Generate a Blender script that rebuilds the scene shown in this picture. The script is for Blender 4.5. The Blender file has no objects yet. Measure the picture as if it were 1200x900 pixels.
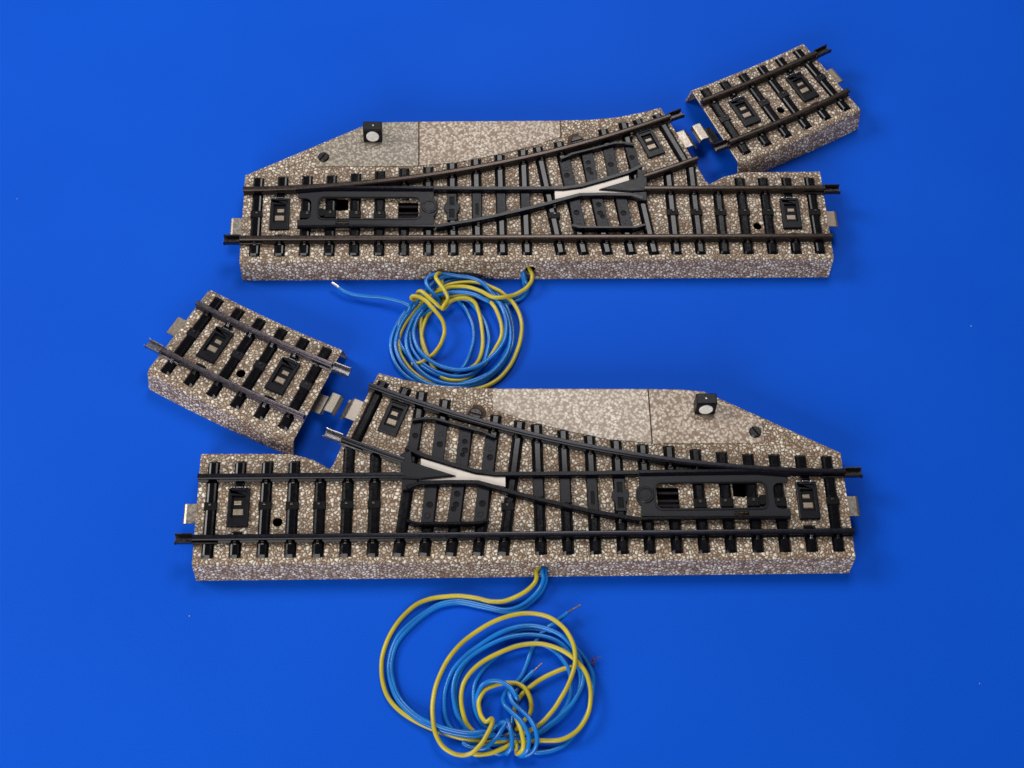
import bpy, bmesh, math, random
from mathutils import Vector, Matrix
random.seed(7)
MM = 0.001
scn = bpy.context.scene
col = scn.collection

# ------------------------------------------------------------------ materials
def nmat(name):
    m = bpy.data.materials.new(name); m.use_nodes = True
    nt = m.node_tree; b = nt.nodes['Principled BSDF']
    return m, nt, b
def N(nt, kind, **kw):
    n = nt.nodes.new(kind)
    for k, v in kw.items(): setattr(n, k, v)
    return n
def coords(nt, offs=(0, 0, 0)):
    tc = N(nt, 'ShaderNodeTexCoord'); mp = N(nt, 'ShaderNodeMapping')
    mp.inputs['Scale'].default_value = (1000, 1000, 1000)
    mp.inputs['Location'].default_value = offs
    nt.links.new(tc.outputs['Object'], mp.inputs['Vector'])
    return mp.outputs['Vector']
def ramp(nt, stops, interp='LINEAR'):
    r = N(nt, 'ShaderNodeValToRGB'); r.color_ramp.interpolation = interp
    e = r.color_ramp.elements
    while len(e) < len(stops): e.new(0.5)
    for i, (p, c) in enumerate(stops):
        e[i].position = p; e[i].color = (*c, 1)
    return r

def ballast(name, offs, cell, cols, edge, bumpd=0.25, rough=0.42, distort=0.5, dots=None):
    """lithographed tin ballast: pale stones with brown gaps, lightly embossed and varnished"""
    m, nt, b = nmat(name); L = nt.links
    v0 = coords(nt, offs)
    no = N(nt, 'ShaderNodeTexNoise'); no.inputs['Scale'].default_value = 0.9; no.inputs['Detail'].default_value = 2
    L.new(v0, no.inputs['Vector'])
    sub = N(nt, 'ShaderNodeVectorMath', operation='SUBTRACT'); sub.inputs[1].default_value = (.5, .5, .5)
    L.new(no.outputs['Color'], sub.inputs[0])
    sc = N(nt, 'ShaderNodeVectorMath', operation='SCALE'); sc.inputs['Scale'].default_value = distort * 2
    L.new(sub.outputs[0], sc.inputs[0])
    ad = N(nt, 'ShaderNodeVectorMath', operation='ADD'); L.new(v0, ad.inputs[0]); L.new(sc.outputs[0], ad.inputs[1])
    vo = N(nt, 'ShaderNodeTexVoronoi'); vo.inputs['Scale'].default_value = 1 / cell
    L.new(ad.outputs[0], vo.inputs['Vector'])
    ed = N(nt, 'ShaderNodeTexVoronoi', feature='DISTANCE_TO_EDGE'); ed.inputs['Scale'].default_value = 1 / cell
    L.new(ad.outputs[0], ed.inputs['Vector'])
    sep = N(nt, 'ShaderNodeSeparateColor'); L.new(vo.outputs['Color'], sep.inputs[0])
    stone = ramp(nt, cols, 'LINEAR'); L.new(sep.outputs[0], stone.inputs[0])
    # fine print grain
    n2 = N(nt, 'ShaderNodeTexNoise'); n2.inputs['Scale'].default_value = 2.6; n2.inputs['Detail'].default_value = 3
    L.new(v0, n2.inputs['Vector'])
    r2 = ramp(nt, [(.3, (.86, .84, .82)), (.7, (1.06, 1.06, 1.06))]); L.new(n2.outputs['Fac'], r2.inputs[0])
    mul = N(nt, 'ShaderNodeMix', data_type='RGBA', blend_type='MULTIPLY'); mul.inputs['Factor'].default_value = 1
    L.new(stone.outputs[0], mul.inputs['A']); L.new(r2.outputs[0], mul.inputs['B'])
    # broad wear
    n3 = N(nt, 'ShaderNodeTexNoise'); n3.inputs['Scale'].default_value = 0.07; n3.inputs['Detail'].default_value = 3
    L.new(v0, n3.inputs['Vector'])
    r3 = ramp(nt, [(.3, (.86, .83, .80)), (.7, (1.06, 1.06, 1.06))]); L.new(n3.outputs['Fac'], r3.inputs[0])
    mul2 = N(nt, 'ShaderNodeMix', data_type='RGBA', blend_type='MULTIPLY'); mul2.inputs['Factor'].default_value = 1
    L.new(mul.outputs['Result'], mul2.inputs['A']); L.new(r3.outputs[0], mul2.inputs['B'])
    g = ramp(nt, [(edge[0], (0, 0, 0)), ((edge[0] + edge[1]) / 2, (.5, .5, .5)), (edge[1], (1, 1, 1))]); L.new(ed.outputs['Distance'], g.inputs[0])
    if dots:      # printed dots instead of outlined stones
        g = ramp(nt, [(dots[0], (1, 1, 1)), (dots[1], (0, 0, 0))]); L.new(vo.outputs['Distance'], g.inputs[0])
    mix = N(nt, 'ShaderNodeMix', data_type='RGBA')
    L.new(g.outputs[0], mix.inputs['Factor'])
    mix.inputs['A'].default_value = (*edge[2], 1)
    L.new(mul2.outputs['Result'], mix.inputs['B'])
    L.new(mix.outputs['Result'], b.inputs['Base Color'])
    b.inputs['Roughness'].default_value = rough
    b.inputs['Specular IOR Level'].default_value = 0.5
    bp = N(nt, 'ShaderNodeBump'); bp.inputs['Strength'].default_value = 0.9; bp.inputs['Distance'].default_value = bumpd * MM
    s = ramp(nt, [(0, (0, 0, 0)), (.42, (1, 1, 1))]); L.new(ed.outputs['Distance'], s.inputs[0])
    L.new(s.outputs[0], bp.inputs['Height']); L.new(bp.outputs[0], b.inputs['Normal'])
    return m
STONES = [(0.0, (.36, .25, .165)), (.15, (.50, .375, .27)), (.33, (.74, .61, .47)), (.55, (.92, .82, .67)), (1, (.98, .94, .83))]
M = {}
def plain(name, base, rough):
    m, nt, b = nmat(name); L = nt.links; v = coords(nt)
    n = N(nt, 'ShaderNodeTexNoise'); n.inputs['Scale'].default_value = .12; n.inputs['Detail'].default_value = 2; L.new(v, n.inputs['Vector'])
    r = ramp(nt, [(.3, tuple(c * .74 for c in base)), (.7, tuple(c * 1.12 for c in base))]); L.new(n.outputs['Fac'], r.inputs[0])
    L.new(r.outputs[0], b.inputs['Base Color']); b.inputs['Roughness'].default_value = rough; return m
M['ballast'] = ballast('embossed ballast tin', (0, 0, 0), 1.0, STONES, (.02, .28, (.12, .07, .042)), rough=.5, distort=.45)
M['ballastB'] = ballast('embossed ballast tin darker', (31, 17, 5), 1.0, STONES, (.02, .28, (.125, .073, .040)), rough=.5, distort=.45)
PR = [(0, (.20, .165, .125)), (.35, (.31, .27, .21)), (.6, (.42, .38, .31)), (1, (.60, .56, .49))]
PB = [(0, (.22, .155, .11)), (.36, (.30, .215, .155)), (.46, (.68, .60, .50)), (1, (.90, .86, .78))]
PR = [(0, (.40, .36, .29)), (1, (.56, .52, .44))]; PB = [(0, (.52, .44, .35)), (1, (.76, .69, .59))]; PL = [(0, (.60, .53, .44)), (1, (.84, .78, .68))]
M['lid'] = ballast('printed motor cover', (3, 9, 0), .85, PR, (.01, .24, (.185, .15, .11)), .02, .34, .7, (.3, .6))
M['lid_brown'] = ballast('printed motor cover brown', (13, 29, 0), .82, PB, (.0, .2, (.225, .150, .103)), .03, .40, .6, (.30, .66))
M['lid_light'] = ballast('printed motor cover pale', (53, 9, 0), .82, PL, (.0, .2, (.30, .225, .17)), .03, .36, .6, (.30, .66))

def black(name, base, rough, metal=0.0, grain=.08, spec=.5, offs=0, bump=.025, var=.12):
    m, nt, b = nmat(name); L = nt.links
    v = coords(nt, (offs, offs, 0))
    n = N(nt, 'ShaderNodeTexNoise'); n.inputs['Scale'].default_value = 1.3; n.inputs['Detail'].default_value = 5
    L.new(v, n.inputs['Vector'])
    r = ramp(nt, [(.35, tuple(c * (1 - var) for c in base)), (.65, tuple(c * (1 + var) for c in base))]); L.new(n.outputs['Fac'], r.inputs[0])
    L.new(r.outputs[0], b.inputs['Base Color'])
    mr = N(nt, 'ShaderNodeMapRange'); mr.inputs['From Min'].default_value = .3; mr.inputs['From Max'].default_value = .7
    mr.inputs['To Min'].default_value = max(.05, rough - grain); mr.inputs['To Max'].default_value = rough + grain
    L.new(n.outputs['Fac'], mr.inputs['Value']); L.new(mr.outputs[0], b.inputs['Roughness'])
    b.inputs['Metallic'].default_value = metal; b.inputs['Specular IOR Level'].default_value = spec
    bp = N(nt, 'ShaderNodeBump'); bp.inputs['Strength'].default_value = .3; bp.inputs['Distance'].default_value = bump * MM
    L.new(n.outputs['Fac'], bp.inputs['Height']); L.new(bp.outputs[0], b.inputs['Normal'])
    return m
M['sleeper'] = black('black enamel sleeper', (.0025, .0025, .004), .15, grain=.04, spec=.24, bump=.006)
M['rail'] = black('blackened steel rail', (.003, .003, .006), .2, .0, grain=.04, spec=.15, bump=.006)
M['rail_shiny'] = black('worn steel rail', (.075, .062, .078), .24, .8, grain=.04, offs=4, bump=.008)
M['rail_brown'] = black('browned steel rail', (.024, .017, .014), .22, .35, grain=.04, spec=.3, offs=9, bump=.006)
M['plastic'] = black('dull black plastic', (.004, .0045, .008), .34, grain=.05, spec=.2, bump=.012)
M['matt'] = black('matt moulded plastic', (.008, .008, .013), .45, grain=.05, spec=.27, bump=.015)
M['pit'] = black('dark recess', (.002, .002, .003), .5, spec=.15)
M['steel'] = black('bare tinned steel', (.30, .265, .225), .38, .85, .1)
M['bright'] = black('bright rail joiner steel', (.30, .29, .31), .28, .9, .1)
M['joiner'] = black('dark rail joiner steel', (.06, .053, .052), .3, .85, .1)
M['worn'] = black('rail head worn steel glint', (.13, .112, .125), .26, .8, grain=.06, bump=.004, var=.15)  # crown colours: highlight line painted onto the worn rail top
M['worn_glint_brown'] = black('rail head brown wear', (.050, .036, .030), .26, .5, grain=.05, spec=.3, bump=.004, var=.15)
M['worn_glint_dark'] = black('rail head thin wear', (.011, .011, .018), .24, .3, grain=.04, spec=.25, bump=.004, var=.2)
M['tab'] = black('dull copper tab', (.27, .22, .17), .4, .5)
M['frog'] = black('white metal frog', (.70, .63, .56), .35, .0, .03, spec=.5, bump=.004, var=.03)
M['lens'] = black('white lantern lens', (.85, .82, .80), .3, 0, .05)
M['screw'] = black('dark screw', (.012, .009, .012), .32, .4)
M['rust'] = black('rust', (.07, .035, .018), .8, var=.5)
M['blue'] = plain('blue wire insulation', (.006, .175, .60), .27)
M['yellow'] = plain('yellow wire insulation', (.54, .44, .03), .28)
M['copper'] = black('copper strand', (.45, .30, .22), .35, .9)
M['tin'] = black('tinned wire end', (.75, .74, .72), .3, .9)
M['fray'] = black('frayed brown strands', (.12, .03, .015), .7)

# blue board
m, nt, b = nmat('blue board'); L = nt.links
v = coords(nt)
n = N(nt, 'ShaderNodeTexNoise'); n.inputs['Scale'].default_value = .012; n.inputs['Detail'].default_value = 3; L.new(v, n.inputs['Vector'])
r = ramp(nt, [(.3, (.0025, .083, .62)), (.7, (.0035, .094, .67))]); L.new(n.outputs['Fac'], r.inputs[0])
g = N(nt, 'ShaderNodeTexNoise'); g.inputs['Scale'].default_value = 3.0; g.inputs['Detail'].default_value = 4; L.new(v, g.inputs['Vector'])
gr = ramp(nt, [(.3, (.88, .88, .88)), (.7, (1.10, 1.10, 1.10))]); L.new(g.outputs['Fac'], gr.inputs[0])
mu = N(nt, 'ShaderNodeMix', data_type='RGBA', blend_type='MULTIPLY'); mu.inputs['Factor'].default_value = 1
L.new(r.outputs[0], mu.inputs['A']); L.new(gr.outputs[0], mu.inputs['B'])
L.new(mu.outputs['Result'], b.inputs['Base Color'])
b.inputs['Roughness'].default_value = .55; b.inputs['Specular IOR Level'].default_value = .06
bp = N(nt, 'ShaderNodeBump'); bp.inputs['Strength'].default_value = .2; bp.inputs['Distance'].default_value = .03 * MM
L.new(g.outputs['Fac'], bp.inputs['Height']); L.new(bp.outputs[0], b.inputs['Normal'])
M['board'] = m

# ------------------------------------------------------------------ mesh helpers (all in mm)
class MB:
    def __init__(s, mir=1): s.v = []; s.f = []; s.m = mir
    def add(s, vs, fs):
        o = len(s.v); s.v += [(p[0] * s.m, p[1], p[2]) for p in vs]; s.f += [tuple(i + o for i in f) for f in fs]
    def rings(s, rs, cap=True):
        n = len(rs[0]); vs = [p for r in rs for p in r]; fs = []
        for k in range(len(rs) - 1):
            for i in range(n):
                j = (i + 1) % n
                fs.append((k * n + i, k * n + j, (k + 1) * n + j, (k + 1) * n + i))
        if cap: fs += [tuple(range(n))[::-1], tuple((len(rs) - 1) * n + i for i in range(n))]
        s.add(vs, fs)
    def prism(s, P, z0, z1, ch=0.0):
        rs = [[(x, y, z0) for x, y in P]]
        if ch:
            rs.append([(x, y, z1 - ch) for x, y in P]); rs.append([(x, y, z1) for x, y in offset(P, [-ch] * len(P))])
        else: rs.append([(x, y, z1) for x, y in P])
        s.rings(rs)
    def box(s, x0, x1, y0, y1, z0, z1, ch=0.0): s.prism([(x0, y0), (x1, y0), (x1, y1), (x0, y1)], z0, z1, ch)
    def strip(s, a, b, w, z0, z1, ch=0.0, w2=None):
        """a bar from a to b of width w"""
        d = Vector((b[0] - a[0], b[1] - a[1])).normalized(); n = Vector((-d.y, d.x)); w2 = w if w2 is None else w2
        P = [(a[0] + n.x * w / 2, a[1] + n.y * w / 2), (a[0] - n.x * w / 2, a[1] - n.y * w / 2),
             (b[0] - n.x * w2 / 2, b[1] - n.y * w2 / 2), (b[0] + n.x * w2 / 2, b[1] + n.y * w2 / 2)]
        s.prism(P, z0, z1, ch)
    def cyl(s, x, y, r, z0, z1, n=24, ch=0.0):
        s.prism([(x + r * math.cos(2 * math.pi * i / n), y + r * math.sin(2 * math.pi * i / n)) for i in range(n)], z0, z1, ch)
    def sweep(s, prof, path):
        """prof: closed list of (lateral, z); path: list of (x, y) or (x, y, dz)"""
        rs = []
        for i, p in enumerate(path):
            a = path[max(i - 1, 0)]; c = path[min(i + 1, len(path) - 1)]
            d = Vector((c[0] - a[0], c[1] - a[1])).normalized(); n = Vector((-d.y, d.x)); dz = p[2] if len(p) > 2 else 0
            rs.append([(p[0] + n.x * t, p[1] + n.y * t, z + dz) for t, z in prof])
        s.rings(rs)
    def tube(s, pts, r, n=10):
        P = [Vector(p) for p in pts]; rs = []; up = Vector((0, 0, 1)); last = None
        for i, p in enumerate(P):
            d = (P[min(i + 1, len(P) - 1)] - P[max(i - 1, 0)]).normalized()
            a = (up if last is None else last); a = (a - d * a.dot(d))
            if a.length < 1e-4: a = Vector((1, 0, 0)) - d * d.x
            a.normalize(); last = a; bb = d.cross(a)
            rs.append([tuple(p + (a * math.cos(2 * math.pi * k / n) + bb * math.sin(2 * math.pi * k / n)) * r) for k in range(n)])
        s.rings(rs)
    def build(s, name, mat, parent=None, smooth=False, bevel=0.0, cuts=None):
        me = bpy.data.meshes.new(name); me.from_pydata([tuple(c * MM for c in v) for v in s.v], [], s.f)
        bm = bmesh.new(); bm.from_mesh(me); bmesh.ops.recalc_face_normals(bm, faces=bm.faces); bm.to_mesh(me); bm.free()
        o = bpy.data.objects.new(name, me); col.objects.link(o); me.materials.append(mat)
        if cuts:
            tmp = []
            for c in cuts:
                k = c.build('cutter', mat); md = o.modifiers.new('b', 'BOOLEAN'); md.operation = 'DIFFERENCE'; md.object = k; md.solver = 'EXACT'; tmp.append(k)
            dg = bpy.context.evaluated_depsgraph_get(); me2 = bpy.data.meshes.new_from_object(o.evaluated_get(dg))
            o.modifiers.clear(); o.data = me2; me2.name = name
            if not me2.materials: me2.materials.append(mat)
            for k in tmp: bpy.data.objects.remove(k)
        if smooth:
            for p in o.data.polygons: p.use_smooth = True
        if bevel:
            md = o.modifiers.new('Bevel', 'BEVEL'); md.width = bevel * MM; md.segments = 2; md.limit_method = 'ANGLE'; md.angle_limit = math.radians(35)
        if parent: o.parent = parent
        return o

def offset(P, d):
    """move every edge i (from P[i] to P[i+1]) outward by d[i]"""
    n = len(P); area = sum(P[i][0] * P[(i + 1) % n][1] - P[(i + 1) % n][0] * P[i][1] for i in range(n)); sg = 1 if area > 0 else -1
    out = []
    for i in range(n):
        a, b_, c = P[i - 1], P[i], P[(i + 1) % n]
        d1 = Vector((b_[0] - a[0], b_[1] - a[1])).normalized(); d2 = Vector((c[0] - b_[0], c[1] - b_[1])).normalized()
        n1 = Vector((d1.y, -d1.x)) * sg; n2 = Vector((d2.y, -d2.x)) * sg
        p1 = Vector(b_) + n1 * d[i - 1]; p2 = Vector(b_) + n2 * d[i]
        cr = d1.x * d2.y - d1.y * d2.x
        if abs(cr) < .06: q = (p1 + p2) / 2
        else:
            t = ((p2.x - p1.x) * d2.y - (p2.y - p1.y) * d2.x) / cr; q = p1 + d1 * t
        out.append((q.x, q.y))
    return out
def smooth_path(P, sub=8):
    P = [Vector(p) for p in P]; out = []
    for i in range(len(P) - 1):
        p0 = P[max(i - 1, 0)]; p1 = P[i]; p2 = P[i + 1]; p3 = P[min(i + 2, len(P) - 1)]
        for k in range(sub):
            t = k / sub
            out.append(0.5 * ((2 * p1) + (p2 - p0) * t + (2 * p0 - 5 * p1 + 4 * p2 - p3) * t * t + (3 * p1 - p0 - 3 * p2 + p3) * t ** 3))
    out.append(P[-1]); return [tuple(p) for p in out]
def thing(name, label, cat, loc, rz, group=None):
    o = bpy.data.objects.new(name, None); o.empty_display_size = .01; col.objects.link(o)
    o.location = (loc[0] * MM, loc[1] * MM, 0); o.rotation_euler = (0, 0, rz); o['label'] = label; o['category'] = cat
    if group: o['group'] = group
    return o

ZT = 8.0          # top of the tin
RAIL = [(-.95, 8.05), (.95, 8.05), (.95, 8.3), (.42, 8.7), (.42, 9.45), (.80, 9.7), (.80, 10.2), (.55, 10.45), (.24, 10.5), (-.24, 10.5), (-.55, 10.45), (-.80, 10.2), (-.80, 9.7), (-.42, 9.45), (-.42, 8.7), (-.95, 8.3)]
GUARD = [(-.45, 8.1), (.45, 8.1), (.5, 9.9), (.3, 10.2), (-.3, 10.2), (-.5, 9.9)]

def body_shell(mir, P, skirt, name, mat, parent, cuts=()):
    """pressed tin: P top outline, skirt[i] = outward run of edge i's skirt (None: open end)"""
    n = len(P); mb = MB(mir)
    sk = [s or 0 for s in skirt]
    r0 = offset(P, [-.55 if s else 0 for s in skirt]); r1 = offset(P, [-.12 if s else 0 for s in skirt])
    mb.rings([[(x, y, 0) for x, y in offset(P, [s for s in sk])],
              [(x, y, .35) for x, y in offset(P, [s for s in sk])],
              [(x, y, 7.45) for x, y in offset(P, [s * .10 for s in sk])],
              [(x, y, 7.82) for x, y in r1], [(x, y, 8.0) for x, y in r0]])
    inn = MB(mir); t = .55
    inn.rings([[(x, y, -1) for x, y in offset(P, [(s - t + .25) if s else 3 for s in skirt])],
               [(x, y, 7.0) for x, y in offset(P, [(s * .1 - t) if s else 3 for s in skirt])],
               [(x, y, 7.45) for x, y in offset(P, [-t - .5 if s else 3 for s in skirt])]])
    return mb.build(name, mat, parent, cuts=[inn] + list(cuts))

def sleeper(mir, a, b_, parent, mat=None, w=3.3, studs=()):
    """embossed, domed sleeper"""
    d = Vector((b_[0] - a[0], b_[1] - a[1])); Ln = d.length; d.normalize(); n = Vector((-d.y, d.x))
    mb = MB(mir)
    def ring(t, k, zz):
        return [(a[0] + d.x * t + n.x * x, a[1] + d.y * t + n.y * x, z) for x, z in ((-w / 2 * k, 7.6), (-w / 2 * k, 8.02), (-w * .34 * k, zz - .12), (-w * .2 * k, zz), (w * .2 * k, zz), (w * .34 * k, zz - .12), (w / 2 * k, 8.02), (w / 2 * k, 7.6))]
    mb.rings([ring(0, .96, 8.06), ring(.28, 1, 8.3), ring(.75, 1, 8.78), ring(Ln - .75, 1, 8.78), ring(Ln - .28, 1, 8.3), ring(Ln, .96, 8.06)])
    return mb.build('sleeper', mat or M['sleeper'], parent)

def stud(mir, u, w, parent, dirx=0.0):
    mb = MB(mir); mb.box(u - 1.8, u + 1.8, w - 1.15, w + 1.15, 8.1, 9.0, .15)
    o = mb.build('centre_stud', M['pit'], parent, bevel=.1)
    k = MB(mir); k.box(u - .25, u + .55, w + .1, w + .75, 8.9, 9.35, .12)
    k.build('contact_point', M['joiner'], o)
    return o
def clip(mir, u, w, sgn, parent, bright=False):
    """bent-over rail lug standing on a sleeper beside the rail"""
    mb = MB(mir); y0 = w + sgn * .75; y1 = w + sgn * 1.75
    mb.box(u - .5, u + .5, min(y0, y1), max(y0, y1), 8.4, 9.15, .2)
    mb.box(u - .42, u + .42, min(w + sgn * .55, w + sgn * 1.15), max(w + sgn * .55, w + sgn * 1.15), 9.1, 9.6, .12)
    return mb.build('rail_clip', M['bright'] if bright else M['joiner'], parent, bevel=.08)
def joiner(mir, p, d, parent, mat, out=4.9, inside=6.5):
    """folded fishplate gripping the rail foot and sticking out as an open channel; p = rail end, d = outward direction"""
    d = Vector(d).normalized(); p = Vector(p); mb = MB(mir)
    U = [(-1.25, 8.25), (1.25, 8.25), (1.32, 10.05), (1.0, 10.1), (.78, 8.75), (-.78, 8.75), (-1.0, 10.1), (-1.32, 10.05)]
    a = p + d * .05; e = p + d * out
    rs = []
    nrm = Vector((-d.y, d.x))
    for t, k in ((0.05, .92), (.5, 1), (out - .6, 1), (out, 1.18)):
        q = p + d * t; rs.append([(q.x + nrm.x * x * k, q.y + nrm.y * x * k, z) for x, z in U])
    mb.rings(rs)
    G = [(-1.35, 8.07), (1.35, 8.07), (1.4, 8.55), (1.2, 9.0), (.9, 9.05), (.9, 8.4), (-.9, 8.4), (-.9, 9.05), (-1.2, 9.0), (-1.4, 8.55)]
    mb.sweep(G, [tuple(p - d * inside), tuple(p - d * (inside - 1)), tuple(p - d * .3), tuple(p + d * .3)])
    return mb.build('rail_joiner', mat, parent, bevel=.05)
def tongue(mir, p, d, parent, mat, kind='flat', width=6.0, z=6.4, ln=4.0):
    """spring tongue of the centre conductor; p = end of body on its axis, d outward"""
    d = Vector(d).normalized(); n = Vector((-d.y, d.x)); p = Vector(p)
    if kind == 'flat': prof = [(-1.5, z), (ln - 1.1, z), (ln - .45, z - .25), (ln, z - 1.2)]
    elif kind == 'drop': prof = [(-1.5, z), (3.1, z + .1), (3.5, z - .2), (4.4, z - 2.0), (5.2, z - 2.4)]
    else: prof = [(-1.5, 2.4), (1.4, 2.4), (2.2, 3.0), (3.1, z + .3), (3.5, z + .5), (5.6, z + .5), (6.1, z + .2), (6.5, z - 1.2)]
    mb = MB(mir); th = .35
    rs = []
    for i, (t, zz) in enumerate(prof):
        a = prof[max(i - 1, 0)]; c = prof[min(i + 1, len(prof) - 1)]; v = Vector((c[0] - a[0], c[1] - a[1])).normalized(); q = Vector((-v.y, v.x)) * th
        ring = []
        for sx, (ax, az) in ((-1, (0, 0)), (1, (0, 0)), (1, (-q.x, -q.y)), (-1, (-q.x, -q.y))):
            tt = t + ax; ring.append((p.x + d.x * tt + n.x * sx * width / 2, p.y + d.y * tt + n.y * sx * width / 2, zz + az))
        rs.append(ring)
    mb.rings(rs)
    return mb.build('contact_tongue', mat, parent, bevel=.08)
def contact_frame(mir, c, ang, parent, w=5.9, h=11.0):
    """black insulating frame with two tin tabs; c centre, ang direction of its long axis"""
    ca, sa = math.cos(ang), math.sin(ang)      # long axis v, short axis t
    def Q(t, v): return (c[0] + t * sa + v * ca, c[1] - t * ca + v * sa)
    def rect(t0, t1, v0, v1): return [Q(t0, v0), Q(t1, v0), Q(t1, v1), Q(t0, v1)]
    mb = MB(mir); mb.prism(rect(-w / 2, w / 2, -h / 2, h / 2), 7.5, 8.85, .2)
    cut = MB(mir); cut.prism(rect(-w * .31, w * .31, -3.1, 3.3), 8.1, 10)
    cu2 = MB(mir); cu2.prism(rect(-w * .36, w * .36, h / 2 - 1.4, h / 2 - .7), 8.5, 10)
    o = mb.build('contact_frame', M['plastic'], parent, cuts=[cut, cu2], bevel=.08)
    a = MB(mir); a.prism(rect(-1.45, 1.45, -2.2, -.4), 8.0, 8.45, .2); a.build('tin_tab', M['tab'], o, bevel=.05)
    a = MB(mir); a.prism(rect(-.8, 1.3, .8, 2.0), 8.0, 8.4, .15); a.build('tin_tab', M['tab'], o, bevel=.05)
    a = MB(mir); a.prism(rect(-1.75, 1.75, -3.05, 3.25), 8.05, 8.16); a.build('spring', M['pit'], o)
    a = MB(mir)
    for sx in (-1, 1): a.prism(rect(sx * 1.9 - .55, sx * 1.9 + .55, h / 2 + .1, h / 2 + .75), 7.9, 8.5, .1)
    a.prism(rect(-.9, .9, h / 2 + .2, h / 2 + .6), 7.9, 8.7, .1)
    a.build('bracket', M['bright'], o, bevel=.08)
    a = MB(mir); a.prism(rect(-1.2, 1.2, h / 2 + .8, h / 2 + 2.2), 7.9, 8.6, .1); a.build('retaining_lug', M['sleeper'], o, bevel=.08)
    return o
def slot_screw(mir, x, y, r, z, parent, ang=.9, rusty=False):
    mb = MB(mir); mb.cyl(x, y, r, z - .6, z + .6, 20, .3); s = MB(mir)
    d = (math.cos(ang) * r * 1.2, math.sin(ang) * r * 1.2)
    s.strip((x - d[0], y - d[1]), (x + d[0], y + d[1]), .55, z + .1, z + 1.2)
    o = mb.build('screw', M['screw'], parent, cuts=[s])
    if rusty:
        k = MB(mir); P = []
        for i in range(22):
            a = i / 22 * 2 * math.pi; rr = r * (1.12 + .28 * random.random() + (.4 if 1.2 < a < 3.6 else 0))
            P.append((x + rr * math.cos(a), y + rr * math.sin(a)))
        k.prism(P, 7.98, 8.04); k.build('rust_ring', M['rust'], o)
    return o

def wear_glint(o, nm='rail'):
    """the narrow crown of a running rail is worn, with its highlight line painted on as a lighter colour"""
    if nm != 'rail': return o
    o.data.materials.append({M['rail']: M['worn_glint_dark'], M['rail_brown']: M['worn_glint_brown']}.get(o.data.materials[0], M['worn']))
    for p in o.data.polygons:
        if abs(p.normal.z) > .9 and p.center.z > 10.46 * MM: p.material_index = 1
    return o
R1 = 350.0
def stock(u): return 17.7 + R1 - math.sqrt(R1 * R1 - (u + 3) ** 2) if u > -3 else 17.7
def inner(u):
    r = 368.0; return 17.7 + R1 - math.sqrt(r * r - (u + 3) ** 2)

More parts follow.
